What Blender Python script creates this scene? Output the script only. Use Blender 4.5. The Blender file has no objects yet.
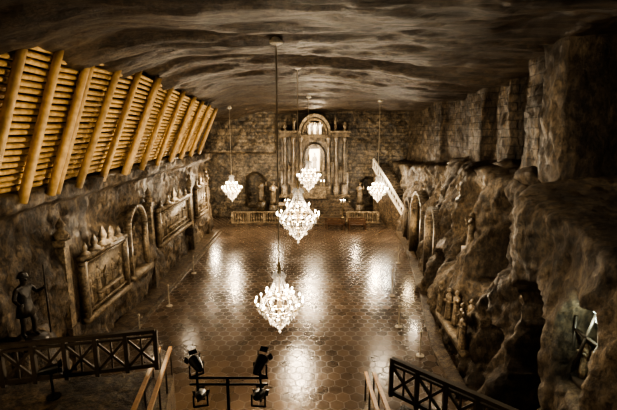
import bpy, math, random
from mathutils import Vector, Matrix, noise
random.seed(7)
scene = bpy.context.scene
H = 8.5
try:
    scene.view_settings.view_transform = 'AgX'
    scene.view_settings.look = 'AgX - High Contrast'
    scene.view_settings.exposure = .08
except Exception as e:
    print(e)

# ------------------------------------------------------------------ materials
def newmat(name):
    m = bpy.data.materials.new(name); m.use_nodes = True
    nt = m.node_tree
    return m, nt, nt.nodes['Principled BSDF']

def simple(name, col, rough=.5, metal=0, emis=None, es=0, var=.25, scale=8, bump=.2):
    m, nt, b = newmat(name)
    b.inputs['Roughness'].default_value = rough
    b.inputs['Metallic'].default_value = metal
    tc = nt.nodes.new('ShaderNodeTexCoord')
    n = nt.nodes.new('ShaderNodeTexNoise'); n.inputs['Scale'].default_value = scale; n.inputs['Detail'].default_value = 5
    nt.links.new(tc.outputs['Object'], n.inputs['Vector'])
    r = nt.nodes.new('ShaderNodeValToRGB')
    r.color_ramp.elements[0].position = .3; r.color_ramp.elements[1].position = .7
    r.color_ramp.elements[0].color = tuple(c*(1-var) for c in col)+(1,)
    r.color_ramp.elements[1].color = tuple(min(1, c*(1+var)) for c in col)+(1,)
    nt.links.new(n.outputs['Fac'], r.inputs['Fac'])
    nt.links.new(r.outputs['Color'], b.inputs['Base Color'])
    if bump:
        bp = nt.nodes.new('ShaderNodeBump'); bp.inputs['Strength'].default_value = bump; bp.inputs['Distance'].default_value = .03
        nt.links.new(n.outputs['Fac'], bp.inputs['Height']); nt.links.new(bp.outputs['Normal'], b.inputs['Normal'])
    if emis:
        b.inputs['Emission Color'].default_value = tuple(emis)+(1,)
        b.inputs['Emission Strength'].default_value = es
        try: m.cycles.emission_sampling = 'NONE'
        except Exception: pass
    return m

def rock(name, c1, c2, c3, stretch=(1, 1, 1), scale=.8, rough=.45, bump=.8, brick=None, fine=6, bdist=.12, vor=0, vs=2.5, iso=False, dist=.3, fc=.9):
    m, nt, b = newmat(name); N = nt.nodes; L = nt.links
    tc = N.new('ShaderNodeTexCoord'); mp = N.new('ShaderNodeMapping'); mp.inputs['Scale'].default_value = stretch
    L.new(tc.outputs['Object'], mp.inputs['Vector'])
    n1 = N.new('ShaderNodeTexNoise'); n1.inputs['Scale'].default_value = scale; n1.inputs['Detail'].default_value = 10; n1.inputs['Roughness'].default_value = .7; n1.inputs['Distortion'].default_value = dist
    L.new(mp.outputs['Vector'], n1.inputs['Vector'])
    r = N.new('ShaderNodeValToRGB'); e = r.color_ramp.elements
    e[0].position = .36; e[0].color = c1+(1,); e[1].position = .66; e[1].color = c3+(1,)
    x = e.new(.5); x.color = c2+(1,)
    L.new(n1.outputs['Fac'], r.inputs['Fac'])
    n2 = N.new('ShaderNodeTexNoise'); n2.inputs['Scale'].default_value = fine; n2.inputs['Detail'].default_value = 8; n2.inputs['Roughness'].default_value = .78
    L.new((tc.outputs['Object'] if iso else mp.outputs['Vector']), n2.inputs['Vector'])
    add = N.new('ShaderNodeMath'); add.operation = 'MULTIPLY_ADD'; add.inputs[1].default_value = .7
    L.new(n2.outputs['Fac'], add.inputs[0]); L.new(n1.outputs['Fac'], add.inputs[2])
    hgt = add.outputs[0]; col = r.outputs['Color']
    r2 = N.new('ShaderNodeValToRGB'); r2.color_ramp.elements[0].position = .43; r2.color_ramp.elements[0].color = (.2, .19, .18, 1); r2.color_ramp.elements[1].position = .58; r2.color_ramp.elements[1].color = (1.5, 1.43, 1.3, 1)
    L.new(n2.outputs['Fac'], r2.inputs['Fac'])
    mul = N.new('ShaderNodeMix'); mul.data_type = 'RGBA'; mul.blend_type = 'MULTIPLY'; mul.inputs[0].default_value = fc
    L.new(col, mul.inputs[6]); L.new(r2.outputs['Color'], mul.inputs[7]); col = mul.outputs[2]
    if vor:
        vo = N.new('ShaderNodeTexVoronoi'); vo.inputs['Scale'].default_value = vs
        wm = N.new('ShaderNodeVectorMath'); wm.operation = 'MULTIPLY_ADD'; wm.inputs[1].default_value = (.25, .25, .25)
        L.new(n2.outputs['Color'], wm.inputs[0]); L.new(mp.outputs['Vector'], wm.inputs[2]); L.new(wm.outputs[0], vo.inputs['Vector'])
        a3 = N.new('ShaderNodeMath'); a3.operation = 'MULTIPLY_ADD'; a3.inputs[1].default_value = -vor
        L.new(vo.outputs['Distance'], a3.inputs[0]); L.new(hgt, a3.inputs[2]); hgt = a3.outputs[0]
    if brick:
        axis, bw, bh = brick
        sp = N.new('ShaderNodeSeparateXYZ'); L.new(tc.outputs['Object'], sp.inputs[0])
        cb = N.new('ShaderNodeCombineXYZ'); L.new(sp.outputs[axis], cb.inputs[0]); L.new(sp.outputs['Z'], cb.inputs[1])
        br = N.new('ShaderNodeTexBrick'); br.inputs['Scale'].default_value = 1
        br.inputs['Brick Width'].default_value = bw; br.inputs['Row Height'].default_value = bh
        br.inputs['Mortar Size'].default_value = .03; br.inputs['Mortar Smooth'].default_value = .4
        br.inputs['Color1'].default_value = (1, 1, 1, 1); br.inputs['Color2'].default_value = (.6, .6, .6, 1); br.inputs['Mortar'].default_value = (.3, .29, .28, 1)
        L.new(cb.outputs[0], br.inputs['Vector'])
        mu = N.new('ShaderNodeMix'); mu.data_type = 'RGBA'; mu.blend_type = 'MULTIPLY'; mu.inputs[0].default_value = .65
        L.new(col, mu.inputs[6]); L.new(br.outputs['Color'], mu.inputs[7]); col = mu.outputs[2]
        a2 = N.new('ShaderNodeMath'); a2.operation = 'MULTIPLY_ADD'; a2.inputs[1].default_value = -.5
        L.new(br.outputs['Fac'], a2.inputs[0]); L.new(hgt, a2.inputs[2]); hgt = a2.outputs[0]
    L.new(col, b.inputs['Base Color'])
    bp = N.new('ShaderNodeBump'); bp.inputs['Strength'].default_value = bump; bp.inputs['Distance'].default_value = bdist
    L.new(hgt, bp.inputs['Height']); L.new(bp.outputs['Normal'], b.inputs['Normal'])
    b.inputs['Roughness'].default_value = rough
    return m

def hexfloor():
    m, nt, b = newmat('salt_floor_tiles'); N = nt.nodes; L = nt.links
    def vm(op, a, c=None):
        n = N.new('ShaderNodeVectorMath'); n.operation = op
        for i, s in enumerate((a, c)):
            if s is None: continue
            if isinstance(s, tuple): n.inputs[i].default_value = s
            else: L.new(s, n.inputs[i])
        return n
    def mt(op, a, c=0.0):
        n = N.new('ShaderNodeMath'); n.operation = op
        for i, s in enumerate((a, c)):
            if isinstance(s, (int, float)): n.inputs[i].default_value = s
            else: L.new(s, n.inputs[i])
        return n.outputs[0]
    tc = N.new('ShaderNodeTexCoord')
    S = 1/.45
    p = vm('MULTIPLY', tc.outputs['Object'], (S, S, 0)).outputs[0]
    p = vm('ADD', p, (100, 173.205, 0)).outputs[0]
    r = (1, 1.7320508, 1); h = (.5, .8660254, 0)
    a = vm('SUBTRACT', vm('MODULO', p, r).outputs[0], h).outputs[0]
    q = vm('SUBTRACT', p, h).outputs[0]
    c = vm('SUBTRACT', vm('MODULO', q, r).outputs[0], h).outputs[0]
    la = vm('LENGTH', a).outputs['Value']; lc = vm('LENGTH', c).outputs['Value']
    f = mt('LESS_THAN', la, lc)
    mx = N.new('ShaderNodeMix'); mx.data_type = 'VECTOR'
    L.new(f, mx.inputs[0]); L.new(c, mx.inputs[4]); L.new(a, mx.inputs[5]); g = mx.outputs[1]
    ag = vm('ABSOLUTE', g).outputs[0]
    d1 = vm('DOT_PRODUCT', ag, (.5, .8660254, 0)).outputs['Value']
    sp = N.new('ShaderNodeSeparateXYZ'); L.new(ag, sp.inputs[0])
    d = mt('MAXIMUM', d1, sp.outputs['X'])
    mr = N.new('ShaderNodeMapRange'); mr.inputs[1].default_value = .43; mr.inputs[2].default_value = .5; L.new(d, mr.inputs[0]); line = mr.outputs[0]
    idv = vm('SNAP', vm('ADD', vm('SUBTRACT', p, g).outputs[0], (.05, .05, .05)).outputs[0], (.25, .25, .25)).outputs[0]
    wn = N.new('ShaderNodeTexWhiteNoise'); L.new(idv, wn.inputs['Vector'])
    n1 = N.new('ShaderNodeTexNoise'); n1.inputs['Scale'].default_value = .35; n1.inputs['Detail'].default_value = 8; L.new(tc.outputs['Object'], n1.inputs['Vector'])
    n2 = N.new('ShaderNodeTexNoise'); n2.inputs['Scale'].default_value = 5; n2.inputs['Detail'].default_value = 6; L.new(tc.outputs['Object'], n2.inputs['Vector'])
    s = mt('ADD', mt('MULTIPLY', wn.outputs['Value'], .3), mt('ADD', mt('MULTIPLY', n1.outputs['Fac'], .75), mt('MULTIPLY', n2.outputs['Fac'], .25)))
    rp = N.new('ShaderNodeValToRGB'); e = rp.color_ramp.elements
    e[0].position = .35; e[0].color = (.028, .0185, .012, 1); e[1].position = .95; e[1].color = (.14, .098, .066, 1)
    L.new(s, rp.inputs['Fac'])
    mu = N.new('ShaderNodeMix'); mu.data_type = 'RGBA'; L.new(mt('MULTIPLY', line, .35), mu.inputs[0]); L.new(rp.outputs['Color'], mu.inputs[6]); mu.inputs[7].default_value = (.012, .009, .007, 1)
    L.new(mu.outputs[2], b.inputs['Base Color'])
    L.new(mt('ADD', mt('MULTIPLY', n1.outputs['Fac'], .3), mt('ADD', .07, mt('MULTIPLY', line, .12))), b.inputs['Roughness'])
    b.inputs['Specular IOR Level'].default_value = .7
    bp = N.new('ShaderNodeBump'); bp.inputs['Strength'].default_value = .32; bp.inputs['Distance'].default_value = .02
    L.new(mt('ADD', mt('MULTIPLY', line, -.25), mt('ADD', mt('MULTIPLY', n2.outputs['Fac'], 1.3), mt('MULTIPLY', wn.outputs['Value'], .2))), bp.inputs['Height'])
    L.new(bp.outputs['Normal'], b.inputs['Normal'])
    return m

M_wallL = rock('salt_rock_left', (.03, .022, .015), (.09, .067, .043), (.23, .175, .115), stretch=(1, 1, .6), scale=.9, fine=6, vor=.8, bump=1)
M_wallR = rock('salt_rock_right', (.04, .03, .020), (.10, .076, .051), (.22, .174, .12), stretch=(1, 1, .6), scale=.9, fine=7, vor=.7, bump=1, fc=.75)
M_wallRb = rock('salt_block_right', (.035, .026, .017), (.10, .076, .050), (.23, .18, .122), stretch=(1, 1, .4), scale=.9, fine=6, vor=.4, brick=('Y', .9, .36), bump=.9)
M_back = rock('salt_block_wall', (.045, .035, .024), (.115, .09, .06), (.23, .186, .13), scale=.8, brick=('X', .8, .34), bump=.7, vor=.4, fine=3)
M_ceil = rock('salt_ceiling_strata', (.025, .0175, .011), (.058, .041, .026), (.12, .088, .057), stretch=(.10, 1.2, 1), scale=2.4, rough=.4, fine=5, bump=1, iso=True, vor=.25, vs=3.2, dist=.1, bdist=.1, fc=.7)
M_floor = hexfloor()
M_step = rock('salt_step', (.05, .037, .025), (.10, .075, .052), (.17, .134, .095), scale=1.5, bump=.4, rough=.35)
M_relief = rock('carved_salt', (.10, .077, .05), (.21, .167, .115), (.36, .295, .21), scale=2, bump=.7, rough=.4, bdist=.05, fc=.7)
M_altar = rock('dark_carved_salt', (.03, .023, .015), (.085, .064, .041), (.22, .172, .115), scale=2, bump=.6, rough=.3, bdist=.05, fc=.6)
M_darkst = rock('dark_statue_salt', (.01, .008, .006), (.02, .016, .012), (.04, .032, .024), scale=4, bump=.4, rough=.35, bdist=.03)
M_log = simple('peeled_log', (.42, .285, .13), .5, scale=5, var=.3)
M_slat = simple('slat_log', (.52, .36, .17), .55, scale=7, var=.35)
M_dark = simple('slat_gap_shade', (.012, .009, .006), .9)  # near-black sheet behind the slats, gap shade put into its colour
M_rail = simple('dark_stained_wood', (.06, .048, .036), .45)
M_tan = simple('varnished_wood', (.34, .19, .075), .4, scale=10)
M_pew = simple('dark_pew_wood', (.07, .035, .018), .4, scale=10)
M_metal = simple('black_metal', (.012, .012, .013), .4, .3)
M_brass = simple('chandelier_metal', (.35, .28, .17), .3, 1)
M_cable = simple('hanging_cable', (.42, .37, .3), .5)
M_ros = simple('ceiling_rosette', (.8, .76, .66), .5)
M_lens = simple('lamp_lens', (.3, .3, .28), .1)
M_cryst = simple('glowing_crystal', (.17, .16, .145), .05, 0, (1, .89, .71), .25, var=.1, bump=0)  # slight emission stands in for bulb light caught in the crystals
M_bulb = simple('bulb', (1, .92, .78), .4, 0, (1, .88, .68), 22, var=0, bump=0)
M_glow = simple('emissive_altar_icon', (.9, .86, .74), .5, 0, (1, .88, .67), 2.0, var=.1)  # icon is no lamp, emission gives it the glow of the lit niche
M_white = simple('salt_white', (.58, .52, .43), .45)

# ------------------------------------------------------------------ mesh builder
class MB:
    def __init__(s): s.v = []; s.f = []; s.m = []; s.mats = []
    def mi(s, mat):
        if mat not in s.mats: s.mats.append(mat)
        return s.mats.index(mat)
    def add(s, vs, fs, mat):
        o = len(s.v); k = s.mi(mat)
        s.v += [tuple(v) for v in vs]
        for f in fs: s.f.append(tuple(i+o for i in f)); s.m.append(k)
    def box(s, c, d, mat, rz=0, M=None):
        vs = [Vector((x*d[0]/2, y*d[1]/2, z*d[2]/2)) for z in (-1, 1) for y in (-1, 1) for x in (-1, 1)]
        R = M or Matrix.Rotation(rz, 3, 'Z')
        vs = [R @ v + Vector(c) for v in vs]
        s.add(vs, [(0, 2, 3, 1), (4, 5, 7, 6), (0, 1, 5, 4), (2, 6, 7, 3), (0, 4, 6, 2), (1, 3, 7, 5)], mat)
    def frame(s, p0, p1, up=(0, 0, 1)):
        p0 = Vector(p0); p1 = Vector(p1); d = (p1-p0).normalized(); u = Vector(up)
        if abs(d.dot(u)) > .98: u = Vector((1, 0, 0))
        a = d.cross(u).normalized(); b = a.cross(d).normalized()
        return p0, p1, d, a, b
    def beam(s, p0, p1, w, h, mat, up=(0, 0, 1)):
        p0, p1, d, a, b = s.frame(p0, p1, up)
        vs = []
        for p in (p0, p1):
            for i, j in ((-1, -1), (1, -1), (1, 1), (-1, 1)): vs.append(p+a*i*w/2+b*j*h/2)
        s.add(vs, [(0, 1, 2, 3), (7, 6, 5, 4), (0, 4, 5, 1), (1, 5, 6, 2), (2, 6, 7, 3), (3, 7, 4, 0)], mat)
    def tube(s, p0, p1, r0, r1, mat, n=8, seg=1, wob=0):
        p0, p1, d, a, b = s.frame(p0, p1)
        vs = []; fs = []
        for k in range(seg+1):
            t = k/seg; p = p0.lerp(p1, t); r = r0+(r1-r0)*t
            if wob: r *= 1+random.uniform(-wob, wob)
            for i in range(n):
                an = 2*math.pi*i/n; vs.append(p+a*math.cos(an)*r+b*math.sin(an)*r)
        for k in range(seg):
            for i in range(n):
                j = (i+1) % n; fs.append((k*n+i, k*n+j, (k+1)*n+j, (k+1)*n+i))
        fs.append(tuple(range(n))[::-1]); fs.append(tuple(seg*n+i for i in range(n)))
        s.add(vs, fs, mat)
    def lathe(s, c, prof, mat, n=16, sx=1, sy=1, rz=0, fold=0, nf=9):
        c = Vector(c); vs = []; fs = []
        for r, z in prof:
            for i in range(n):
                an = 2*math.pi*i/n; rr = r*(1+fold*math.sin(an*nf))
                x = math.cos(an)*rr*sx; y = math.sin(an)*rr*sy
                vs.append(c+Vector((x*math.cos(rz)-y*math.sin(rz), x*math.sin(rz)+y*math.cos(rz), z)))
        for k in range(len(prof)-1):
            for i in range(n):
                j = (i+1) % n; fs.append((k*n+i, k*n+j, (k+1)*n+j, (k+1)*n+i))
        fs.append(tuple(range(n))[::-1]); fs.append(tuple((len(prof)-1)*n+i for i in range(n)))
        s.add(vs, fs, mat)
    def ell(s, c, rx, ry, rz_, mat, n=10, rot=0):
        prof = [(max(.02, math.sin(math.pi*k/n)), -math.cos(math.pi*k/n)*rz_) for k in range(n+1)]
        s.lathe(c, prof, mat, n=12, sx=rx, sy=ry, rz=rot)
    def octa(s, c, r, h, mat):
        c = Vector(c)
        vs = [c+Vector((r, 0, 0)), c+Vector((0, r, 0)), c+Vector((-r, 0, 0)), c+Vector((0, -r, 0)), c+Vector((0, 0, h)), c-Vector((0, 0, h))]
        s.add(vs, [(0, 1, 4), (1, 2, 4), (2, 3, 4), (3, 0, 4), (1, 0, 5), (2, 1, 5), (3, 2, 5), (0, 3, 5)], mat)
    def torus(s, c, R, r, mat, n=28, k=6):
        c = Vector(c); vs = []; fs = []
        for i in range(n):
            a = 2*math.pi*i/n
            for j in range(k):
                b = 2*math.pi*j/k; q = R+r*math.cos(b)
                vs.append(c+Vector((q*math.cos(a), q*math.sin(a), r*math.sin(b))))
        for i in range(n):
            for j in range(k):
                fs.append((i*k+j, ((i+1) % n)*k+j, ((i+1) % n)*k+(j+1) % k, i*k+(j+1) % k))
        s.add(vs, fs, mat)
    def arch(s, c, W, z0, z1, t, dep, mat, axis='x', n=16):
        pts = [(-W, z0), (-W, z1)]+[(-W*math.cos(math.pi*i/n), z1+W*math.sin(math.pi*i/n)) for i in range(1, n)]+[(W, z1), (W, z0)]
        for (a0, b0), (a1, b1) in zip(pts, pts[1:]):
            if abs(a0-a1)+abs(b0-b1) < 1e-4: continue
            if axis == 'x': s.beam((c[0]+a0, c[1], b0), (c[0]+a1, c[1], b1), t, dep, mat, up=(0, 1, 0))
            else: s.beam((c[0], c[1]+a0, b0), (c[0], c[1]+a1, b1), t, dep, mat, up=(1, 0, 0))
    def build(s, name, smooth=False):
        me = bpy.data.meshes.new(name)
        me.from_pydata(s.v, [], s.f)
        for m in s.mats: me.materials.append(m)
        me.polygons.foreach_set('material_index', s.m)
        if smooth: me.polygons.foreach_set('use_smooth', [True]*len(me.polygons))
        me.update()
        ob = bpy.data.objects.new(name, me); scene.collection.objects.link(ob)
        return ob

def interp(tab, x):
    if x <= tab[0][0]: return tab[0][1]
    for (a, b), (c, d) in zip(tab, tab[1:]):
        if x <= c: return b+(d-b)*(x-a)/(c-a)
    return tab[-1][1]
def sst(a, b, x):
    t = max(0, min(1, (x-a)/(b-a))); return t*t*(3-2*t)
def fr(x, y, z, o=5): return noise.fractal(Vector((x, y, z)), .8, 2.1, o)
def vo(x, y, z): return noise.voronoi(Vector((x, y, z)))[0][0]
def arr(a, b, st):
    n = int(round((b-a)/st)); return [a+(b-a)*i/n for i in range(n+1)]
def grid(name, us, vs, fn, mat, flip=False, smooth=True, mat2=None, pick=None):
    m = MB(); nu = len(us); nv = len(vs)
    V = [fn(u, v) for u in us for v in vs]; F = []
    for i in range(nu-1):
        for j in range(nv-1):
            q = (i*nv+j, (i+1)*nv+j, (i+1)*nv+j+1, i*nv+j+1)
            F.append(q[::-1] if flip else q)
    m.add(V, F, mat)
    if mat2:
        k = m.mi(mat2)
        m.m = [k if pick(V[f[0]]) else 0 for f in m.f]
    return m.build(name, smooth)

# ------------------------------------------------------------------ room shell
Y0, Y1 = -4.0, 41.5
grid('floor', arr(-13, 13, 1), arr(Y0-1, Y1+1, 1), lambda u, v: (u, v, 0), M_floor, smooth=False)

def arch_mask(y, z, yc, z0, hw, zs):
    if z < z0-.1: return 0
    dy = abs(y-yc)
    if z < zs: d = dy/hw
    else: d = math.hypot(dy, z-zs)/hw
    k = 1-sst(.85, 1.05, d)
    return k*sst(z0-.1, z0+.1, z)
def XL(y, z):
    base = interp([(-5, -7.5), (5, -8.2), (13, -8.45), (28, -8.5), (34, -8.3), (35.5, -9.8), (42, -10.2)], y)
    if z > 6.9:
        s = -9.0+(z-6.9)/4.1*1.75
        if y > 31: s = min(s, interp([(31, 0), (33, -9.2), (42, -10.3)], y))
        base = base+(s-base)*sst(6.85, 7.15, z)
    else:
        base += .35*sst(6.1, 6.4, z)
        base -= .25*sst(1.5, 6, z)*(1-sst(6.0, 6.4, z))
    a = .45 if z < 6.9 else .12
    flat = 0
    for (a0, a1, b0, b1) in ((14.0, 18.0, 1.4, 4.3), (21.7, 28.1, 2.2, 4.4), (29.3, 33, 2.2, 5)):
        flat = max(flat, sst(a0-.4, a0, y)*(1-sst(a1, a1+.4, y))*sst(b0-.4, b0, z)*(1-sst(b1, b1+.4, z)))
    d = a*fr(y*.35, z*.3, 3.1)+.12*abs(fr(y*1.6, z*.7, 8))+.06*fr(y*4, z*3, 1)+a*.5*(.5-vo(y*.9, z*.6, 3))
    x = base+d*(1-.85*flat)+.1*flat
    x -= .9*arch_mask(y, z, 19.5, 1.8, .85, 4.0)
    return x
grid('wall_left', arr(Y0, Y1, .12), arr(0, 11.3, .09), lambda y, z: (XL(y, z), y, z), M_wallL)

caves = [(9.65, 0, .8, 4.0, 4.0), (7.7, 3.2, .6, 4.5, 1.2), (27, 0, 1.3, 3.2, 2.2), (22.6, .3, .75, 3.4, 1.4),
         (14.1, 3.1, .8, 4.6, 1.6), (17.6, 2.8, 1.0, 4.6, 1.4), (31.5, 0, .8, 2.6, 1.2), (12.2, 4.3, .6, 5.4, 1.1), (19.8, 0, .8, 1.9, 1.0), (11.9, 0.2, .7, 2.0, 1.4), (20.3, 4.2, .6, 5.4, .7), (24.6, 3.6, .6, 5, .7)]
def XR(y, z):
    b = interp([(-5, 5.5), (8.5, 5.35), (12, 5.35), (15, 5.35), (21, 6.5), (28, 7.6), (34, 8.1), (42, 9)], y)
    Lh = interp([(-5, 5.9), (5, 5.9), (7.2, 6.25), (9.0, 6.75), (10.4, 7.05), (14, 7.0), (22, 6.9), (33, 5.9), (42, 5.5)], y)
    l = interp([(-5, 5.9), (8, 5.6), (10.2, 5.6), (11.6, 7.0), (14, 7.3), (22, 8.5), (33, 8.9), (42, 9.3)], y)
    up = interp([(-5, 9.8), (10.8, 9.4), (11.0, 6.7), (12.1, 6.7), (12.3, 8.3), (13.6, 8.3), (13.8, 7.7), (15.2, 7.8), (15.4, 8.8), (17.5, 9.0), (17.7, 8.5), (18.7, 8.6), (18.9, 9.2), (21, 9.2), (21.2, 8.7), (24, 9.0), (24.2, 9.6), (29, 9.7), (29.2, 9.2), (31, 9.3), (31.2, 9.8), (38, 9.9)], y)
    fg = 1-sst(10, 11, y)
    Lh += .35*fr(y*.5, 0, 2)*(1-.7*fg)
    if z < Lh: x = b+(l-b)*(z/Lh)**1.3
    else: x = l
    wd = .75 if y < 10.6 else .3
    k = sst(Lh-.2*wd, Lh+wd*.6, z)
    x = x+(up-x)*(k*k if y < 10.6 else k)
    lower = 1-sst(Lh-.2, Lh+.2, z)
    x -= .35*lower*sst(Lh-1.3, Lh-.2, z)*(1-fg)
    amp = (.5*lower+.2*(1-lower))*(1-.5*fg)
    x += amp*fr(y*.45, z*.3, 21)-(.3*lower+.08)*abs(fr(y*1.1+5, z*.4, 8))*(1-.4*fg)+.07*fr(y*3, z*2.2, 1)
    x += (.7*lower*(1-.75*fg)+.1)*(vo(y*.7, z*.35, 6)-.5)+.25*lower*(1-.6*fg)*(vo(y*2.1, z*.9, 3)-.4)
    x += .3*lower*(1-.6*fg)*(round(fr(y*.7, z*.12, 40, 2)*3)/3)
    for (yc, z0, hw, zs, dp) in caves: x += dp*arch_mask(y+.12*fr(y, z, 9), z, yc, z0, hw, zs)
    return x
grid('wall_right', arr(Y0, Y1, .085), arr(0, 11.7, .08), lambda y, z: (XR(y, z), y, z), M_wallR, flip=True, mat2=M_wallRb, pick=lambda v: v[2] > 7.35 and v[1] > 12.3)

def YB(x, z):
    y = 41+.12*fr(x*.5, z*.5, 4)+.05*fr(x*3, z*3, 4)
    if x < -3.2: y -= .5*sst(6.3, 6.6, z)
    y += 1.0*arch_mask(x, z, -5.4, 1, .9, 3.6)
    y += 1.0*arch_mask(x, z, 6.0, 1, .8, 3.2)
    return y
grid('wall_back', arr(-12, 12, .15), arr(0, 11.5, .12), lambda x, z: (x, YB(x, z), z), M_back, flip=False)
grid('wall_front', arr(-12, 12, .5), arr(0, 11.5, .5), lambda x, z: (x, Y0+.3+.2*fr(x*.5, z*.5, 2), z), M_wallR, flip=True)

def ZC(x, y):
    z = 11.0
    z += -1.0*(1-sst(-8.5, -4.0, x))
    s = fr(x*.05+1, y*.16+x*.01, 5, 3)
    z += .10*(math.floor(s*7)+sst(.88, 1, (s*7) % 1))/1.6
    s2 = fr(x*.06+9, y*.5, 15, 3)
    z += .05*(math.floor(s2*7)+sst(.8, 1, (s2*7) % 1))
    z += .05*fr(x*.3, y*.5, 12)+.05*fr(x*.5, y*2.5, 7)+.07*(vo(x*.6, y*1.5, 2)-.5)
    z += .55*sst(12, 18, y)*(1-sst(26, 36, y))*math.exp(-(x/5)**2)
    z += .15*sst(4, 6, x)*(1-sst(14, 20, y))
    z -= interp([(30, 0), (41, .35)], y)
    return z
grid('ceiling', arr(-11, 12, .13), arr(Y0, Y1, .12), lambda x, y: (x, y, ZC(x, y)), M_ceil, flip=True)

# ------------------------------------------------------------------ timber lining
m = MB()
posts = [7.4, 8.7, 9.9, 11.2, 12.5, 14.0, 15.8, 17.7, 19.6, 21.6, 23.7, 25.7, 27.8, 29.9]
def tb(y): return Vector((-8.25, y, interp([(11, 6.85), (30, 7.25)], y)))
def tt(y): return Vector((interp([(11, -6.75), (14, -6.4), (30, -6.75)], y), y+.15, interp([(11, 10.65), (16, 10.75), (30, 10.1)], y)))
for i, y in enumerate(posts):
    off = Vector((.2, 0, -.08))
    p0 = tb(y)+off+Vector((.1, random.uniform(-.08, .08), -.2)); p1 = tt(y)+off+Vector((0, random.uniform(-.1, .1), .15))
    m.tube(p0, p1, .135, .11, M_log, n=12, seg=8, wob=.03)
    if i % 3 == 1: m.tube(p0+Vector((0, .3, 0)), p1+Vector((0, .25, 0)), .11, .09, M_log, n=12, seg=8, wob=.03)
NS = 22
for k in range(NS):
    t = (k+.5)/NS
    for y0, y1 in zip(posts, posts[1:]):
        a = tb(y0).lerp(tt(y0), t); b = tb(y1).lerp(tt(y1), t)
        m.tube(a+Vector((0, -.05, random.uniform(-.02, .02))), b+Vector((0, .05, random.uniform(-.02, .02))), .078, .073, M_slat, n=8)
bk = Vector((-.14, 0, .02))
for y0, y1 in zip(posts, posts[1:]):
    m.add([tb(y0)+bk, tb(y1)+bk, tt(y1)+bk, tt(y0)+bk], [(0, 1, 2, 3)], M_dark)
for y0, y1 in zip(posts, posts[1:]):
    m.tube(tb(y0)+Vector((.05, 0, -.18)), tb(y1)+Vector((.05, 0, -.18)), .13, .13, M_rail, n=8)
m.build('timber_log_lining', True)

# ------------------------------------------------------------------ figures (carved)
def robed(m, c, h, face, mat, arm=0, hat=False):
    x, y, z = c; s = h/1.75
    m.lathe((x, y, z), [(.27*s, 0), (.25*s, .3*s), (.21*s, .7*s), (.19*s, .98*s), (.22*s, 1.2*s), (.23*s, 1.36*s), (.13*s, 1.46*s), (.065*s, 1.5*s), (.06*s, 1.56*s)], mat, n=36, sx=.72, sy=1, rz=face, fold=.06, nf=9)
    F = Vector((math.cos(face), math.sin(face), 0)); S = Vector((-F.y, F.x, 0)); C = Vector(c)
    hd = C+Vector((0, 0, 1.64*s))+F*.03*s
    m.ell(hd, .095*s, .08*s, .125*s, mat, rot=face)
    m.ell(hd-F*.03*s+Vector((0, 0, .02*s)), .1*s, .098*s, .13*s, mat, rot=face)
    m.tube(hd+F*.08*s+Vector((0, 0, .03*s)), hd+F*.115*s-Vector((0, 0, .02*s)), .012*s, .022*s, mat, n=5)
    if hat: m.lathe(hd+Vector((0, 0, .06*s)), [(.12*s, 0), (.13*s, .05*s), (.09*s, .14*s), (.02*s, .22*s)], mat, n=10)
    for sg in (-1, 1):
        sh = C+S*.2*s*sg+Vector((0, 0, 1.36*s))
        if arm == 1 and sg == 1: el = sh+S*.12*s+F*.15*s+Vector((0, 0, -.12*s)); ha = el+F*.12*s+Vector((0, 0, .28*s))
        else: el = sh+S*.06*s*sg-F*.02*s+Vector((0, 0, -.3*s)); ha = C+F*.24*s+S*.04*s*sg+Vector((0, 0, 1.12*s))
        m.tube(sh, el, .075*s, .06*s, mat, n=8); m.tube(el, ha, .07*s, .045*s, mat, n=8)
        d = (ha-el).normalized()
        m.ell(ha+d*.04*s, .035*s, .035*s, .05*s, mat)
        for q in range(4): m.tube(ha+d*.05*s+Vector((0, 0, .02*s*(q-1.5)*.8)), ha+d*.12*s+Vector((0, 0, .02*s*(q-1.5))), .01*s, .007*s, mat, n=5)

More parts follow.
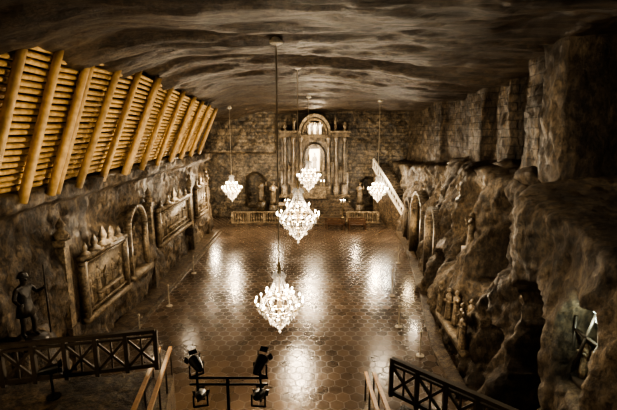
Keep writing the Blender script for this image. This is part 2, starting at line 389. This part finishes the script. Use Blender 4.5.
def miner(loc, face, name, mat):
    P = {'pel': (0, 0, .98, .15), 'wa': (0, .01, 1.14, .135), 'ch': (0, .02, 1.33, .165), 'nk': (0, .02, 1.5, .065), 'hd0': (0, .05, 1.58, .075), 'hd': (0, .06, 1.66, .1), 'hd2': (0, .05, 1.75, .08),
         'ls': (.2, .02, 1.41, .075), 'le': (.3, .03, 1.15, .055), 'lw': (.3, .22, 1.05, .04), 'lh': (.3, .3, 1.06, .04),
         'rs': (-.2, .02, 1.41, .075), 're': (-.33, .1, 1.2, .055), 'rw': (-.36, .3, 1.32, .04), 'rh': (-.36, .36, 1.36, .042),
         'lp': (.1, 0, .88, .11), 'lk': (.13, .05, .5, .075), 'la': (.14, 0, .1, .05), 'lt': (.16, .17, .04, .045),
         'rp': (-.1, 0, .88, .11), 'rk': (-.13, .12, .5, .075), 'ra': (-.13, .08, .1, .05), 'rt': (-.15, .25, .04, .045)}
    E = [('pel', 'wa'), ('wa', 'ch'), ('ch', 'nk'), ('nk', 'hd0'), ('hd0', 'hd'), ('hd', 'hd2'), ('ch', 'ls'), ('ls', 'le'), ('le', 'lw'), ('lw', 'lh'), ('ch', 'rs'), ('rs', 're'), ('re', 'rw'), ('rw', 'rh'),
         ('pel', 'lp'), ('lp', 'lk'), ('lk', 'la'), ('la', 'lt'), ('pel', 'rp'), ('rp', 'rk'), ('rk', 'ra'), ('ra', 'rt')]
    keys = list(P)
    me = bpy.data.meshes.new(name+'_body')
    me.from_pydata([P[k][:3] for k in keys], [(keys.index(a), keys.index(b)) for a, b in E], [])
    ob = bpy.data.objects.new('body', me); scene.collection.objects.link(ob)
    me.materials.append(mat)
    md = ob.modifiers.new('skin', 'SKIN'); md.use_smooth_shade = True
    for i, k in enumerate(keys):
        me.skin_vertices[0].data[i].radius = (P[k][3], P[k][3])
    me.skin_vertices[0].data[0].use_root = True
    sd = ob.modifiers.new('sub', 'SUBSURF'); sd.levels = 2; sd.render_levels = 2
    e = bpy.data.objects.new(name, None); scene.collection.objects.link(e); e.location = loc; e.rotation_euler = (0, 0, face-math.pi/2)
    ob.parent = e
    m = MB()
    m.lathe((0, .01, .62), [(.25, 0), (.22, .2), (.17, .45), (.16, .52)], mat, n=24, sx=1, sy=.75, fold=.05)
    m.lathe((0, .05, 1.72), [(.15, 0), (.13, .05), (.1, .12), (.04, .16)], mat, n=12)
    m.tube((0, .15, 1.67), (0, .18, 1.64), .012, .02, mat, n=5)
    m.tube((-.36, .39, .0), (-.36, .39, 2.0), .022, .02, mat, n=8)
    for (wx, wy, wz) in ((-.36, .38, 1.36), (.3, .33, 1.06)):
        for q in range(4): m.tube((wx-.03, wy-.01, wz+.03-.022*q), (wx+.035, wy+.035, wz+.03-.022*q), .011, .009, mat, n=6)
        m.tube((wx+.03, wy-.04, wz+.03), (wx+.03, wy+.02, wz+.06), .012, .009, mat, n=6)
    m.lathe((0, .1, -.25), [(.45, 0), (.42, .15), (.38, .27)], mat, n=14, fold=.05)
    c = m.build('clothes_and_staff', True); c.parent = e
miner((-7.8, 10.65, 2.9), -.3, 'miner_statue', M_darkst)
def boulder(name, c, r, mat, sd=0, n=40):
    us = arr(0, 2*math.pi, 2*math.pi/n); vs = arr(.02, math.pi-.02, math.pi/(n*.5))
    def fn(u, v):
        d = Vector((math.cos(u)*math.sin(v), math.sin(u)*math.sin(v), -math.cos(v)))
        k = 1+.35*noise.fractal(d*1.2+Vector((sd, 0, 0)), .8, 2.1, 5)
        return (c[0]+d.x*r[0]*k, c[1]+d.y*r[1]*k, c[2]+d.z*r[2]*k)
    return grid(name, us, vs, fn, mat)
boulder('rock_ledge', (-8.0, 10.6, 1.2), (1.0, 1.2, 1.75), M_wallL, 3)

# ------------------------------------------------------------------ reliefs on left wall
def relief(name, y0, y1, z0, z1, nfig, crown=0):
    m = MB(); x = -8.5; yc = (y0+y1)/2
    m.box((x-.1, yc, (z0+z1)/2), (.7, y1-y0, z1-z0), M_relief)
    X = x+.25
    for z, t, w in ((z0-.08, .2, .3), (z1+.06, .18, .26), (z0+.2, .07, .12), (z1-.15, .07, .12)):
        m.box((X+.05, yc, z), (w, y1-y0+.25, t), M_relief)
    for y in (y0, y1): m.box((X+.05, y, (z0+z1)/2), (.26, .2, z1-z0+.1), M_relief)
    n = nfig; hh = (z1-z0)*.68
    for i in range(n):
        yy = y0+(y1-y0)*(i+.75)/(n+.5)
        robed(m, (X-.06, yy, z0+.26), hh*random.uniform(.8, 1.02), random.uniform(-.5, .5), M_relief, arm=i % 2)
    if n > 2: m.box((X+.16, yc, z0+.26+hh*.28), (.2, (y1-y0)*.55, .08), M_relief)
    for i in range(crown):
        yy = y0+(y1-y0)*(i+.5)/crown; k = 1-abs(i-(crown-1)/2)/crown
        m.lathe((X, yy, z1+.12), [(.3*k, 0), (.25*k, .15*k), (.1*k, .25*k), (.16*k, .4*k), (.03, .8*k)], M_relief, n=10, sy=1.4)
    return m.build(name, True)
relief('carved_relief', 14.3, 17.7, 1.7, 3.9, 5, 5)
relief('carved_relief', 22.0, 27.8, 2.4, 4.2, 7, 5)
relief('carved_relief', 29.6, 32.6, 2.4, 4.4, 3, 3)
m = MB(); m.arch((-8.35, 19.5), .95, 1.8, 4.0, .2, .25, M_relief, axis='y'); m.box((-8.4, 19.5, 1.7), (.6, 2.3, .25), M_relief)
m.build('niche_surround', True)
m = MB(); m.box((-8.95, 19.5, 2.1), (.6, .9, .55), M_relief); robed(m, (-8.9, 19.5, 2.35), 1.9, 0, M_relief, arm=1); m.build('saint_statue', True)
for y in (13.5, 21.2, 28.6, 33.3):
    m = MB(); m.box((-8.4, y, .9), (.5, .5, 1.8), M_wallL); m.box((-8.4, y, 3.2), (.36, .3, 3.0), M_relief); m.box((-8.38, y, 4.8), (.5, .45, .2), M_relief); m.lathe((-8.35, y, 4.9), [(.18, 0), (.24, .2), (.1, .35), (.16, .5), (.08, .65), (.02, .75)], M_relief, n=12)
    m.build('carved_pilaster', False)
m = MB(); m.box((-8.05, 23.5, .11), (.9, 22, .22), M_step); m.box((-7.75, 23.5, .04), (.7, 22, .08), M_step); m.build('trim_left', False)
m = MB()
for a, b in zip([(5.0, 12), (5.1, 15), (6.2, 21), (7.2, 28)], [(5.1, 15), (6.2, 21), (7.2, 28), (7.7, 34)]):
    m.beam((a[0], a[1], .09), (b[0], b[1], .09), .5, .18, M_step)
m.build('trim_right', False)

# ------------------------------------------------------------------ sanctuary
m = MB()
for i in range(3): m.box((0, 39.2+i*.18, .1+i*.17), (15-.2*i, 4.6-.36*i, .2 if i == 0 else .17), M_step)
m.build('sanctuary_steps')
m = MB()
for i in range(7): m.box((.6, 39.9+i*.1, .55+.25*i), (8.4-.45*i, 2.6-.2*i, .25), M_step)
m.build('altar_steps')
m = MB(); ax, ay = .6, 40.2; zb = 2.2
m.box((ax, ay+.4, zb+1.0), (6.6, .9, 2.0), M_altar)
m.box((ax, ay+.1, zb+.12), (6.9, 1.4, .24), M_altar)
for px in (-2.9, -2.1, 2.1, 2.9, -1.35, 1.35):
    m.box((ax+px, ay-.15, zb+.55), (.55, .6, .9), M_altar)
    m.box((ax+px, ay-.47, zb+.55), (.35, .06, .6), M_relief)
    m.lathe((ax+px, ay-.15, zb+1.0), [(.26, 0), (.26, .1), (.19, .18), (.19, .4), (.17, 3.3), (.2, 3.4), (.28, 3.6), (.28, 3.7)], M_altar, n=14, fold=.03, nf=7)
m.box((ax, ay+.45, zb+3.4), (6.4, .5, 3.2), M_altar)
for sx in (-1, 1):
    m.box((ax+sx*2.45, ay, zb+4.85), (1.7, 1.0, .28), M_altar); m.box((ax+sx*2.45, ay, zb+5.1), (1.9, 1.15, .14), M_relief)
    m.lathe((ax+sx*2.9, ay-.1, zb+5.15), [(.2, 0), (.12, .2), (.2, .4), (.05, .7)], M_relief, n=10)
    robed(m, (ax+sx*2.0, ay-.1, zb+5.15), 1.0, -math.pi/2, M_relief, arm=1)
    robed(m, (ax+sx*1.72, ay-.1, zb+1.6), 1.5, -math.pi/2, M_altar, arm=0)
    robed(m, (ax+sx*2.5, ay+.05, zb+1.4), 1.3, -math.pi/2, M_altar, arm=1)
m.box((ax, ay+.05, zb+4.75), (3.4, .8, .2), M_altar)
m.arch((ax, ay-.05), .85, zb+1.0, zb+3.2, .22, .4, M_altar)
m.arch((ax, ay), 1.45, zb+4.85, zb+4.9, .24, .6, M_relief)
m.arch((ax, ay+.1), 1.15, zb+4.85, zb+4.9, .16, .5, M_altar)
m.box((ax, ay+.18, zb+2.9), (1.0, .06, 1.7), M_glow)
m.arch((ax, ay+.12), .5, zb+2.0, zb+3.6, .1, .15, M_brass)
robed(m, (ax, ay-.02, zb+2.0), 1.45, -math.pi/2, M_white)
m.box((ax, ay+.3, zb+5.35), (1.9, .06, .9), M_altar)
for dx in (-.55, 0, .55): robed(m, (ax+dx, ay+.1, zb+4.9), .9, -math.pi/2, M_white, arm=1)
m.v = [(a, b, zb+(c-zb)*1.24) for a, b, c in m.v]
m.box((ax, ay-.75, zb+.5), (2.2, .7, 1.0), M_relief); m.box((ax, ay-.75, zb+1.05), (2.5, .9, .12), M_relief)
for dx in (-.9, -.6, .6, .9): m.tube((ax+dx, ay-.75, zb+1.1), (ax+dx, ay-.75, zb+1.6), .035, .03, M_brass); m.ell((ax+dx, ay-.75, zb+1.65), .04, .04, .08, M_bulb, n=6)
m.build('altar', False)
for (x, y, z, h, fc) in ((-3.4, 39.2, .95, 2.3, -1.2), (5.0, 39.4, .95, 2.2, -1.9), (-4.6, 39.7, 1.2, 2.2, -1.2)):
    m = MB(); m.box((x, y, z-.15+.25), (.8, .8, 1.0), M_altar); robed(m, (x, y, z+.55), h, fc, M_altar, arm=1); m.build('stone_statue', True)
for x in (-2.0, 3.2):
    m = MB(); m.lathe((0, 0, 0), [(.22, 0), (.22, .05), (.05, .15), (.04, 1.3), (.1, 1.38), (.04, 1.42)], M_brass, n=12)
    for k in range(5):
        a = k*1.2566; m.tube((0, 0, 1.3), (.22*math.cos(a), .22*math.sin(a), 1.45), .015, .015, M_brass, n=5); m.tube((.22*math.cos(a), .22*math.sin(a), 1.45), (.22*math.cos(a), .22*math.sin(a), 1.65), .02, .02, M_white, n=6); m.ell((.22*math.cos(a), .22*math.sin(a), 1.7), .025, .025, .05, M_bulb, n=6)
    ob = m.build('candle_stand'); ob.location = (x, 37.9, .54)

def balustrade(name, p0, p1, n, h=.85):
    m = MB(); p0 = Vector(p0); p1 = Vector(p1)
    m.beam(p0+Vector((0, 0, h)), p1+Vector((0, 0, h)), .28, .12, M_relief); m.beam(p0+Vector((0, 0, .06)), p1+Vector((0, 0, .06)), .28, .12, M_relief)
    for i in range(n+1):
        p = p0.lerp(p1, i/n)
        if i % 6 == 0: m.box(p+Vector((0, 0, h/2)), (.26, .26, h), M_relief)
        else: m.lathe(p+Vector((0, 0, .1)), [(.07, 0), (.05, .1), (.1, .3), (.05, .5), (.08, h-.15)], M_relief, n=8)
    m.build(name, False)
balustrade('altar_balustrade', (-7.0, 37.3, .2), (-2.6, 37.3, .2), 18, 1.0)
balustrade('altar_balustrade', (3.6, 37.3, .2), (6.4, 37.3, .2), 12, 1.0)
def pew(x, y, z, rz=0):
    m = MB(); w = 1.5
    m.box((0, 0, .45), (w, .38, .05), M_pew); m.box((0, -.2, .85), (w, .05, .12), M_pew); m.box((0, -.2, .62), (w, .05, .12), M_pew)
    for s in (-1, 1): m.box((s*(w/2-.03), -.02, .45), (.06, .46, .9), M_pew)
    ob = m.build('wooden_pew'); ob.location = (x, y, z); ob.rotation_euler = (0, 0, rz)
for (x, y, z) in ((2.2, 36.3, 0), (4.3, 36.3, 0), (2.4, 35.4, 0), (4.3, 35.4, 0)): pew(x, y, z)
m = MB(); m.box((-2.6, 38.6, .75), (.5, .4, .7), M_relief); m.box((-2.6, 38.6, 1.35), (.2, .2, .6), M_relief)
m.box((-2.6, 38.55, 1.72), (.7, .5, .07), M_relief, M=Matrix.Rotation(.4, 3, 'X')); m.build('lectern')

m = MB()
A = Vector((6.9, 39.3, 5.4)); B = Vector((8.9, 34.2, 1.4))
n = 18
for i in range(n):
    p = A.lerp(B, (i+.5)/n)
    m.beam((p.x-.7, p.y-.25, p.z/2-.1), (p.x+.7, p.y+.25, p.z/2-.1), .32, p.z, M_step)
off = Vector((-.75, -.25, 0))
m.beam(A+off+Vector((0, 0, .6)), B+off+Vector((0, 0, .6)), .16, .16, M_white, up=(0, 0, 1))
for i in range(15):
    p = A.lerp(B, i/14)+off; m.tube(p-Vector((0, 0, .1)), p+Vector((0, 0, .55)), .06, .06, M_white, n=8)
m.beam(A+off-Vector((0, 0, .15)), B+off-Vector((0, 0, .15)), .18, .22, M_white)
m.build('rear_staircase')

# ------------------------------------------------------------------ chandeliers
def chandelier(x, y, z, R, ztop, energy):
    m = MB(); s = R/.7
    m.lathe((0, 0, 0), [(.02, -.75*s), (.05, -.6*s), (.03, -.3*s), (.08, 0), (.04, .3*s), (.03, .9*s), (.06, 1.1*s), (.02, 1.25*s)], M_brass, n=10)
    for (rr, zz, th) in ((.66, 0, .022), (.58, .14, .016), (.5, -.22, .012), (.32, -.45, .012), (.14, 1.02, .02), (.36, .5, .014)):
        m.torus((0, 0, zz*s), rr*s, th*s, M_brass)
    def strand(r0, z0, r1, z1, n, cnt, pw=1.0, sz=.03, ph=0):
        for a in range(cnt):
            an = 2*math.pi*(a+ph)/cnt
            for k in range(n):
                t = (k+.5)/n; r = r0+(r1-r0)*t**pw; zz = z0+(z1-z0)*t
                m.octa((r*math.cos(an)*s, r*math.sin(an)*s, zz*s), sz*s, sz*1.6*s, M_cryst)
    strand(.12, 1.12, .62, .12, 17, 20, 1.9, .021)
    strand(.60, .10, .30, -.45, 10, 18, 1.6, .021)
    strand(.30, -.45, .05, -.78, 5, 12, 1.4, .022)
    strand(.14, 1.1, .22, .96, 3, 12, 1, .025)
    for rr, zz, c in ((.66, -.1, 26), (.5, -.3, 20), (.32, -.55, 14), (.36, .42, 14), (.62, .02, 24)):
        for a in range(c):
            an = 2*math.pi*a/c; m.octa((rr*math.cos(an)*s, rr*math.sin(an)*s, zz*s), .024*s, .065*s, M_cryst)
    for rr, zz, c in ((.76, .12, 16), (.42, .45, 10), (.56, -.16, 10)):
        for a in range(c):
            an = 2*math.pi*(a+.5)/c; ca, sa = math.cos(an), math.sin(an)
            m.tube(((rr-.2)*ca*s, (rr-.2)*sa*s, (zz-.12)*s), (rr*ca*s, rr*sa*s, (zz-.08)*s), .012*s, .012*s, M_brass, n=5)
            m.lathe((rr*ca*s, rr*sa*s, (zz-.08)*s), [(.015*s, 0), (.05*s, .03*s), (.02*s, .035*s)], M_brass, n=8)
            m.tube((rr*ca*s, rr*sa*s, (zz-.06)*s), (rr*ca*s, rr*sa*s, (zz+.05)*s), .014*s, .014*s, M_white, n=6)
            m.ell((rr*ca*s, rr*sa*s, (zz+.09)*s), .026*s, .026*s, .045*s, M_bulb, n=6)
    m.octa((0, 0, -.88*s), .05*s, .09*s, M_cryst)
    m.tube((0, 0, 1.2*s), (0, 0, ztop-z), .02, .02, M_cable, n=6)
    m.tube((0, 0, 1.2*s), (0, 0, 1.45*s), .05*s, .03*s, M_brass, n=8)
    m.lathe((0, 0, ztop-z-.22), [(.05, 0), (.18, .05), (.19, .12), (.13, .14), (.13, .4)], M_ros, n=14)
    ob = m.build('crystal_chandelier', False); ob.location = (x, y, z)
    for dz, e in ((.25, .6), (-.55, .4)):
        l = bpy.data.lights.new('chandelier_light', 'POINT'); l.energy = energy*e; l.color = (1, .81, .57); l.shadow_soft_size = .26*s
        lo = bpy.data.objects.new('chandelier_light', l); scene.collection.objects.link(lo); lo.parent = ob; lo.location = (0, 0, dz*s)
CH = [(-.9, 12.0, 3.2, .68), (-.52, 20, 4.25, .96), (0.02, 32, 4.95, .85), (-6.2, 33, 3.9, .74), (5.6, 33, 3.8, .74)]
for i, (x, y, z, R) in enumerate(CH):
    chandelier(x, y, z, R, ZC(x, y)+.05, [950, 1500, 1600, 1300, 1300][i])

# ------------------------------------------------------------------ railings
def railing(name, p0, p1, nb, h=1.0):
    m = MB(); p0 = Vector(p0); p1 = Vector(p1); up = Vector((0, 0, 1))
    m.beam(p0+up*h, p1+up*h, .13, .09, M_rail); m.beam(p0+up*(h-.14), p1+up*(h-.14), .06, .06, M_rail)
    m.beam(p0+up*.12, p1+up*.12, .08, .1, M_rail)
    for i in range(nb+1):
        p = p0.lerp(p1, i/nb); m.beam(p, p+up*h, .1, .1, M_rail)
        if i < nb:
            q = p0.lerp(p1, (i+1)/nb)
            m.beam(p+up*.12, q+up*(h-.14), .05, .06, M_rail); m.beam(p+up*(h-.14), q+up*.12, .05, .06, M_rail)
            mid = (p+q)/2; m.beam(mid+up*.12, mid+up*(h-.14), .04, .04, M_rail)
    return m.build(name)
railing('lattice_railing', (-8.0, 8.85, 2.45), (-3.85, 9.6, 2.55), 6, 1.05)
railing('lattice_railing', (2.05, 9.3, 2.0), (4.6, 6.9, 2.0), 5, 1.0)
m = MB()
m.beam((-8.1, 7.9, 2.2), (-3.9, 8.75, 2.2), 1.9, .5, M_wallL)
m.build('stone_landing')
def stoneblock(name, x0, x1, y0, y1, z1):
    m = MB()
    def disp(v):
        v = Vector(v); n = fr(v.x*.9, v.y*.9, v.z*.9+3); return v+Vector((n*.12, n*.12, 0))
    for (o, a, b) in (((x0, y1, 0), (x1-x0, 0, 0), (0, 0, z1)), ((x1, y1, 0), (0, y0-y1, 0), (0, 0, z1)), ((x0, y0, 0), (0, y1-y0, 0), (0, 0, z1)), ((x0, y0, z1), (x1-x0, 0, 0), (0, y1-y0, 0))):
        N = 24; o = Vector(o); a = Vector(a); b = Vector(b)
        V = [disp(o+a*i/N+b*j/N) for i in range(N+1) for j in range(N+1)]
        F = [(i*(N+1)+j, (i+1)*(N+1)+j, (i+1)*(N+1)+j+1, i*(N+1)+j+1) for i in range(N) for j in range(N)]
        m.add(V, F, M_wallL)
    return m.build(name, True)
stoneblock('stone_pier', -5.6, -3.8, 6.5, 9.4, 2.48)
m = MB(); m.beam((1.9, 8.6, .98), (4.2, 6.4, .98), 1.2, 1.96, M_wallR); m.build('stone_landing')
def stairs(name, top, bot, w, n):
    m = MB(); top = Vector(top); bot = Vector(bot)
    for i in range(n):
        p = top.lerp(bot, (i+.5)/n); d = (bot-top); d.z = 0; L = d.length/n; d.normalize()
        hh = max(.1, p.z)
        c = Vector((p.x, p.y, hh/2)); m.beam(c-d*L/2, c+d*L/2, w, hh, M_step)
    s = Vector((-d.y, d.x, 0))
    for sg in (-1, 1):
        o = s*sg*(w/2-.05)
        m.beam(top+o+Vector((0, 0, .95)), bot+o+Vector((0, 0, .95)), .09, .08, M_tan)
        for i in range(5):
            p = top.lerp(bot, i/4)+o; m.tube(p, p+Vector((0, 0, .95)), .025, .025, M_rail, n=8)
    m.build(name)
stairs('stone_stairs', (-3.0, 6.0, 2.4), (-4.35, 11.5, 1.1), 0.42, 12)
stairs('stone_stairs', (1.5, 6.0, 2.2), (1.8, 11.0, .6), 0.34, 12)
m = MB(); m.box((-.6, -1.6, 6.75), (12, 4.0, .4), M_step); m.build('viewing_gallery')

# ------------------------------------------------------------------ stage lights
def parcan(m, p, aim, r=.115, L=.27):
    p = Vector(p); d = Vector(aim).normalized()
    m.tube(p-d*L*.5, p+d*L*.5, r*.75, r, M_metal, n=14); m.tube(p-d*(L*.5+.1), p-d*L*.5, r*.4, r*.75, M_metal, n=14)
    m.tube(p+d*L*.5, p+d*(L*.5+.01), r*.9, r*.9, M_lens, n=14)
    s = d.cross(Vector((0, 0, 1))).normalized()
    for k in (-1, 1):
        m.beam(p+s*k*(r+.02), p+s*k*(r+.02)-Vector((0, 0, .25)), .03, .03, M_metal)
        q = p+d*L*.55+s*k*r; m.beam(q, q+d*.08+s*k*.04, .02, .12, M_metal, up=(0, 0, 1))
    for k in (-1, 1):
        q = p+d*L*.55+Vector((0, 0, k*r)); m.beam(q, q+d*.08+Vector((0, 0, k*.04)), .16, .01, M_metal)
    m.beam(p-s*(r+.03)-Vector((0, 0, .25)), p+s*(r+.03)-Vector((0, 0, .25)), .03, .03, M_metal)
m = MB(); yy = 7.4
for z in (3.72, 3.58): m.tube((-2.35, yy, z), (-.8, yy, z), .024, .024, M_metal)
for x in (-2.2, -.95): m.tube((x, yy, 3.85), (x, yy, 3.2), .025, .025, M_metal)
m.tube((-1.6, yy, 0.0), (-1.6, yy, 3.7), .04, .03, M_metal)
for k in range(3):
    a = k*2.09; m.tube((-1.6, yy, .9), (-1.6+.8*math.cos(a), yy+.8*math.sin(a), .03), .025, .025, M_metal)
for (x, z, a) in ((-2.2, 4.03, (-.7, 1, .1)), (-.95, 4.03, (.4, 1, .5)), (-2.15, 3.35, (-.2, 1, -.5)), (-1.0, 3.35, (.1, 1, -.4))): parcan(m, (x, yy, z), a)
m.build('stage_light_stand')
m = MB(); parcan(m, (-5.9, 8.6, 3.15), (1, .6, 0)); m.tube((-5.9, 8.6, 2.9), (-5.9, 8.6, 2.45), .025, .03, M_metal); m.lathe((-5.9, 8.6, 2.45), [(.15, 0), (.15, .03)], M_metal); m.build('spotlight')

def stanchion(x, y, h=1.0, z=0):
    m = MB(); m.lathe((0, 0, 0), [(.16, 0), (.16, .03), (.04, .06), (.03, .1), (.028, h-.1), (.05, h-.05), (.05, h), (.01, h+.03)], M_cable, n=12)
    ob = m.build('stanchion_post'); ob.location = (x, y, z)
for x, y, h in ((-7.0, 15.9, 1.1), (-6.9, 19.2, 1.1), (4.4, 20.5, 1.5), (4.0, 17, 1.0), (4.3, 14.6, 1.0), (5.9, 26, 1.1), (-7.0, 24, 1.1)): stanchion(x, y, h)

# ------------------------------------------------------------------ right wall carvings
def rx(y, z): return min(XR(y+d, z+e) for d in (-.2, 0, .2) for e in (-.2, 0, .3))
def rstatue(name, y, z, h, mat, out=.15, arm=1, ped=True):
    x = rx(y, z+h*.4)-out; m = MB()
    robed(m, (x, y, z), h, math.pi+random.uniform(-.5, .2), mat, arm=arm)
    if ped: m.box((x+.3, y, z-.12), (1.0, .8, .24), mat)
    m.build(name, True)
rstatue('stone_statue', 22.6, .3, 2.4, M_white, -.7)
rstatue('stone_statue', 17.9, 2.9, 1.7, M_white, -.5)
rstatue('stone_statue', 17.0, 3.0, 1.5, M_white, -.4, 0)
rstatue('stone_statue', 20.3, 4.3, 1.6, M_white, -.1)
rstatue('stone_statue', 24.6, 3.7, 1.7, M_white, -.1)
rstatue('stone_statue', 29.5, 2.0, 1.9, M_relief, 0)
rstatue('stone_statue', 15.6, 4.0, 1.4, M_relief, 0)
rstatue('stone_statue', 14.1, 3.1, 1.4, M_relief, -.6)
for (yc, z0, hw, zs, dp) in ((27, 0, 1.3, 3.2, 0), (22.6, .3, .85, 3.4, 0), (31.5, 0, .8, 2.6, 0)):
    m = MB(); m.arch((rx(yc-hw-.2, zs)+.15, yc), hw, z0, zs, .25, .6, M_wallR, axis='y'); m.build('carved_archway', True)
m = MB(); yn = 7.7; X = XR(yn, 3.9)-.75
for i, (dy, h) in enumerate(((-.38, .85), (-.12, .6), (.15, .7), (.4, .9))): robed(m, (X+.05, yn+dy, 3.3), h, math.pi+random.uniform(-.4, .4), M_relief if i % 2 else M_altar, hat=i % 2 == 0)
m.box((X+.3, yn, 3.22), (.9, 1.3, .12), M_rail)
for a, b in (((-.6, 3.2), (0, 5.0)), ((.6, 3.2), (0, 5.0)), ((-.6, 3.2), (-.6, 4.6)), ((.6, 3.2), (.6, 4.6)), ((-.6, 4.3), (.6, 4.3))):
    m.beam((X-.1, yn+a[0], a[1]), (X-.1, yn+b[0], b[1]), .05, .05, M_rail)
m.build('nativity_scene', True)
m = MB()
for i in range(6): robed(m, (rx(13.0+i*.55, 1.8)-.05, 13.0+i*.55, 1.2+.1*(i % 2)), 1.3, math.pi, M_relief, arm=i % 2)
m.beam((rx(13, 1.1)-.05, 12.7, 1.15), (rx(16, 1.1)-.05, 16.1, 1.15), .4, .2, M_relief)
m.build('carved_relief', True)
m = MB()
for y in (9.4, 10.3): m.beam((8.0, y, 6.9), (7.9, y, 11), .28, .28, M_rail)
m.build('timber_prop')
m = MB()
for i, y in enumerate((13.0, 13.35, 13.7)): m.box((7.75, y, 8.4+.1*i), (.12, .3, 2.4), M_rail)
m.build('hanging_boards')
for i, (x, y, z, r) in enumerate(((7.2, 13, 7.1, .5), (8.3, 17, 7.1, .5), (8.9, 24, 6.7, .6))):
    boulder('boulder', (x, y, z), (r, r*1.3, r*.6), M_wallR, i*3.3, 24)

# ------------------------------------------------------------------ lights
def spot(loc, aim, e, col, ang=70, size=.3, name='spot_light', blend=.7):
    l = bpy.data.lights.new(name, 'SPOT'); l.energy = e; l.color = col; l.spot_size = math.radians(ang); l.spot_blend = blend; l.shadow_soft_size = size
    o = bpy.data.objects.new(name, l); scene.collection.objects.link(o); o.location = loc
    o.rotation_euler = (Vector(aim)-Vector(loc)).to_track_quat('-Z', 'Y').to_euler()
def point(loc, e, col=(1, .75, .42), size=.2):
    l = bpy.data.lights.new('point_light', 'POINT'); l.energy = e; l.color = col; l.shadow_soft_size = size
    o = bpy.data.objects.new('point_light', l); scene.collection.objects.link(o); o.location = loc
W = (1, .77, .47); WW = (1, .83, .60)
for y in (11, 16, 21, 26): spot((-3.5, y, 6.0), (-7.6, y+1, 9.0), 620, (1, .76, .41), 75, .1)
for y in (11, 16, 21, 26): spot((-5.5, y, 7.6), (-8.4, y+.8, 3.0), 250, WW, 75, .1)
spot((1.5, 11, 9.8), (6.0, 8.5, 5.0), 750, WW, 75, .1)
spot((3.0, 18.0, 8.5), (6.4, 14, 3.6), 700, WW, 90, .1)
spot((5.0, 26, 7.5), (8.0, 20, 5.2), 600, WW, 100, .1)
spot((4.0, 15, 7.5), (8.2, 17.5, 8.8), 280, WW, 100, .1)
spot((3.0, 9, 8.5), (7.2, 11.5, 9.2), 260, WW, 80, .1)
spot((4.0, 27, 5), (8.5, 29, 3.5), 400, WW, 110, .1)
spot((0, 3, 6.5), (0, 12, 11), 150, WW, 130)
point((.6, 38.2, 6.4), 400, WW); point((.6, 39.5, 8.9), 200, WW); point((-3, 38.3, 3.5), 240, WW); point((4.5, 38.2, 3.3), 200, WW)
spot((-4, 34, 6), (-6, 41, 8), 1100, WW, 90); spot((4, 34, 6), (6, 41, 8), 450, WW, 90)
point((7.0, 36.0, 4.8), 330, (1, .92, .76)); point((-8.6, 36.5, 3.0), 350, WW)
point((X-.3, 7.7, 4.75), 34, (.85, 1, .85), .05); point((6.6, 17.5, 5.3), 90, W, .05); point((6.9, 27, 2.5), 110, W); point((6.2, 22.6, 3), 90, WW, .1); point((5.0, 14, 3.2), 80, WW, .1); point((6.9, 20.2, 5.6), 60, WW, .1); point((7.3, 24.6, 5), 60, WW, .1)
point((-7.6, 16, 4.9), 70, WW, .1); point((-7.7, 24.8, 5), 90, WW, .1); point((-7.7, 31, 5), 90, WW, .1); point((-7.9, 19.5, 3), 25, WW, .1)
point((-6.3, 6.6, 4.6), 120, W); point((-4.6, 11.5, 2.5), 35, W); point((3, 5.5, 4.5), 50, W)  # unseen lights added to brighten the dark landings and stairs
w = bpy.data.worlds.new('world'); scene.world = w; w.use_nodes = True
w.node_tree.nodes['Background'].inputs[0].default_value = (.3, .24, .17, 1); w.node_tree.nodes['Background'].inputs[1].default_value = .03

# ------------------------------------------------------------------ camera
cam = bpy.data.cameras.new('camera'); co = bpy.data.objects.new('camera', cam); scene.collection.objects.link(co)
cam.lens = 24; cam.sensor_width = 36; cam.clip_end = 200
co.location = (0, 0, H); co.rotation_euler = (math.radians(90-10.07), 0, 0)
scene.camera = co
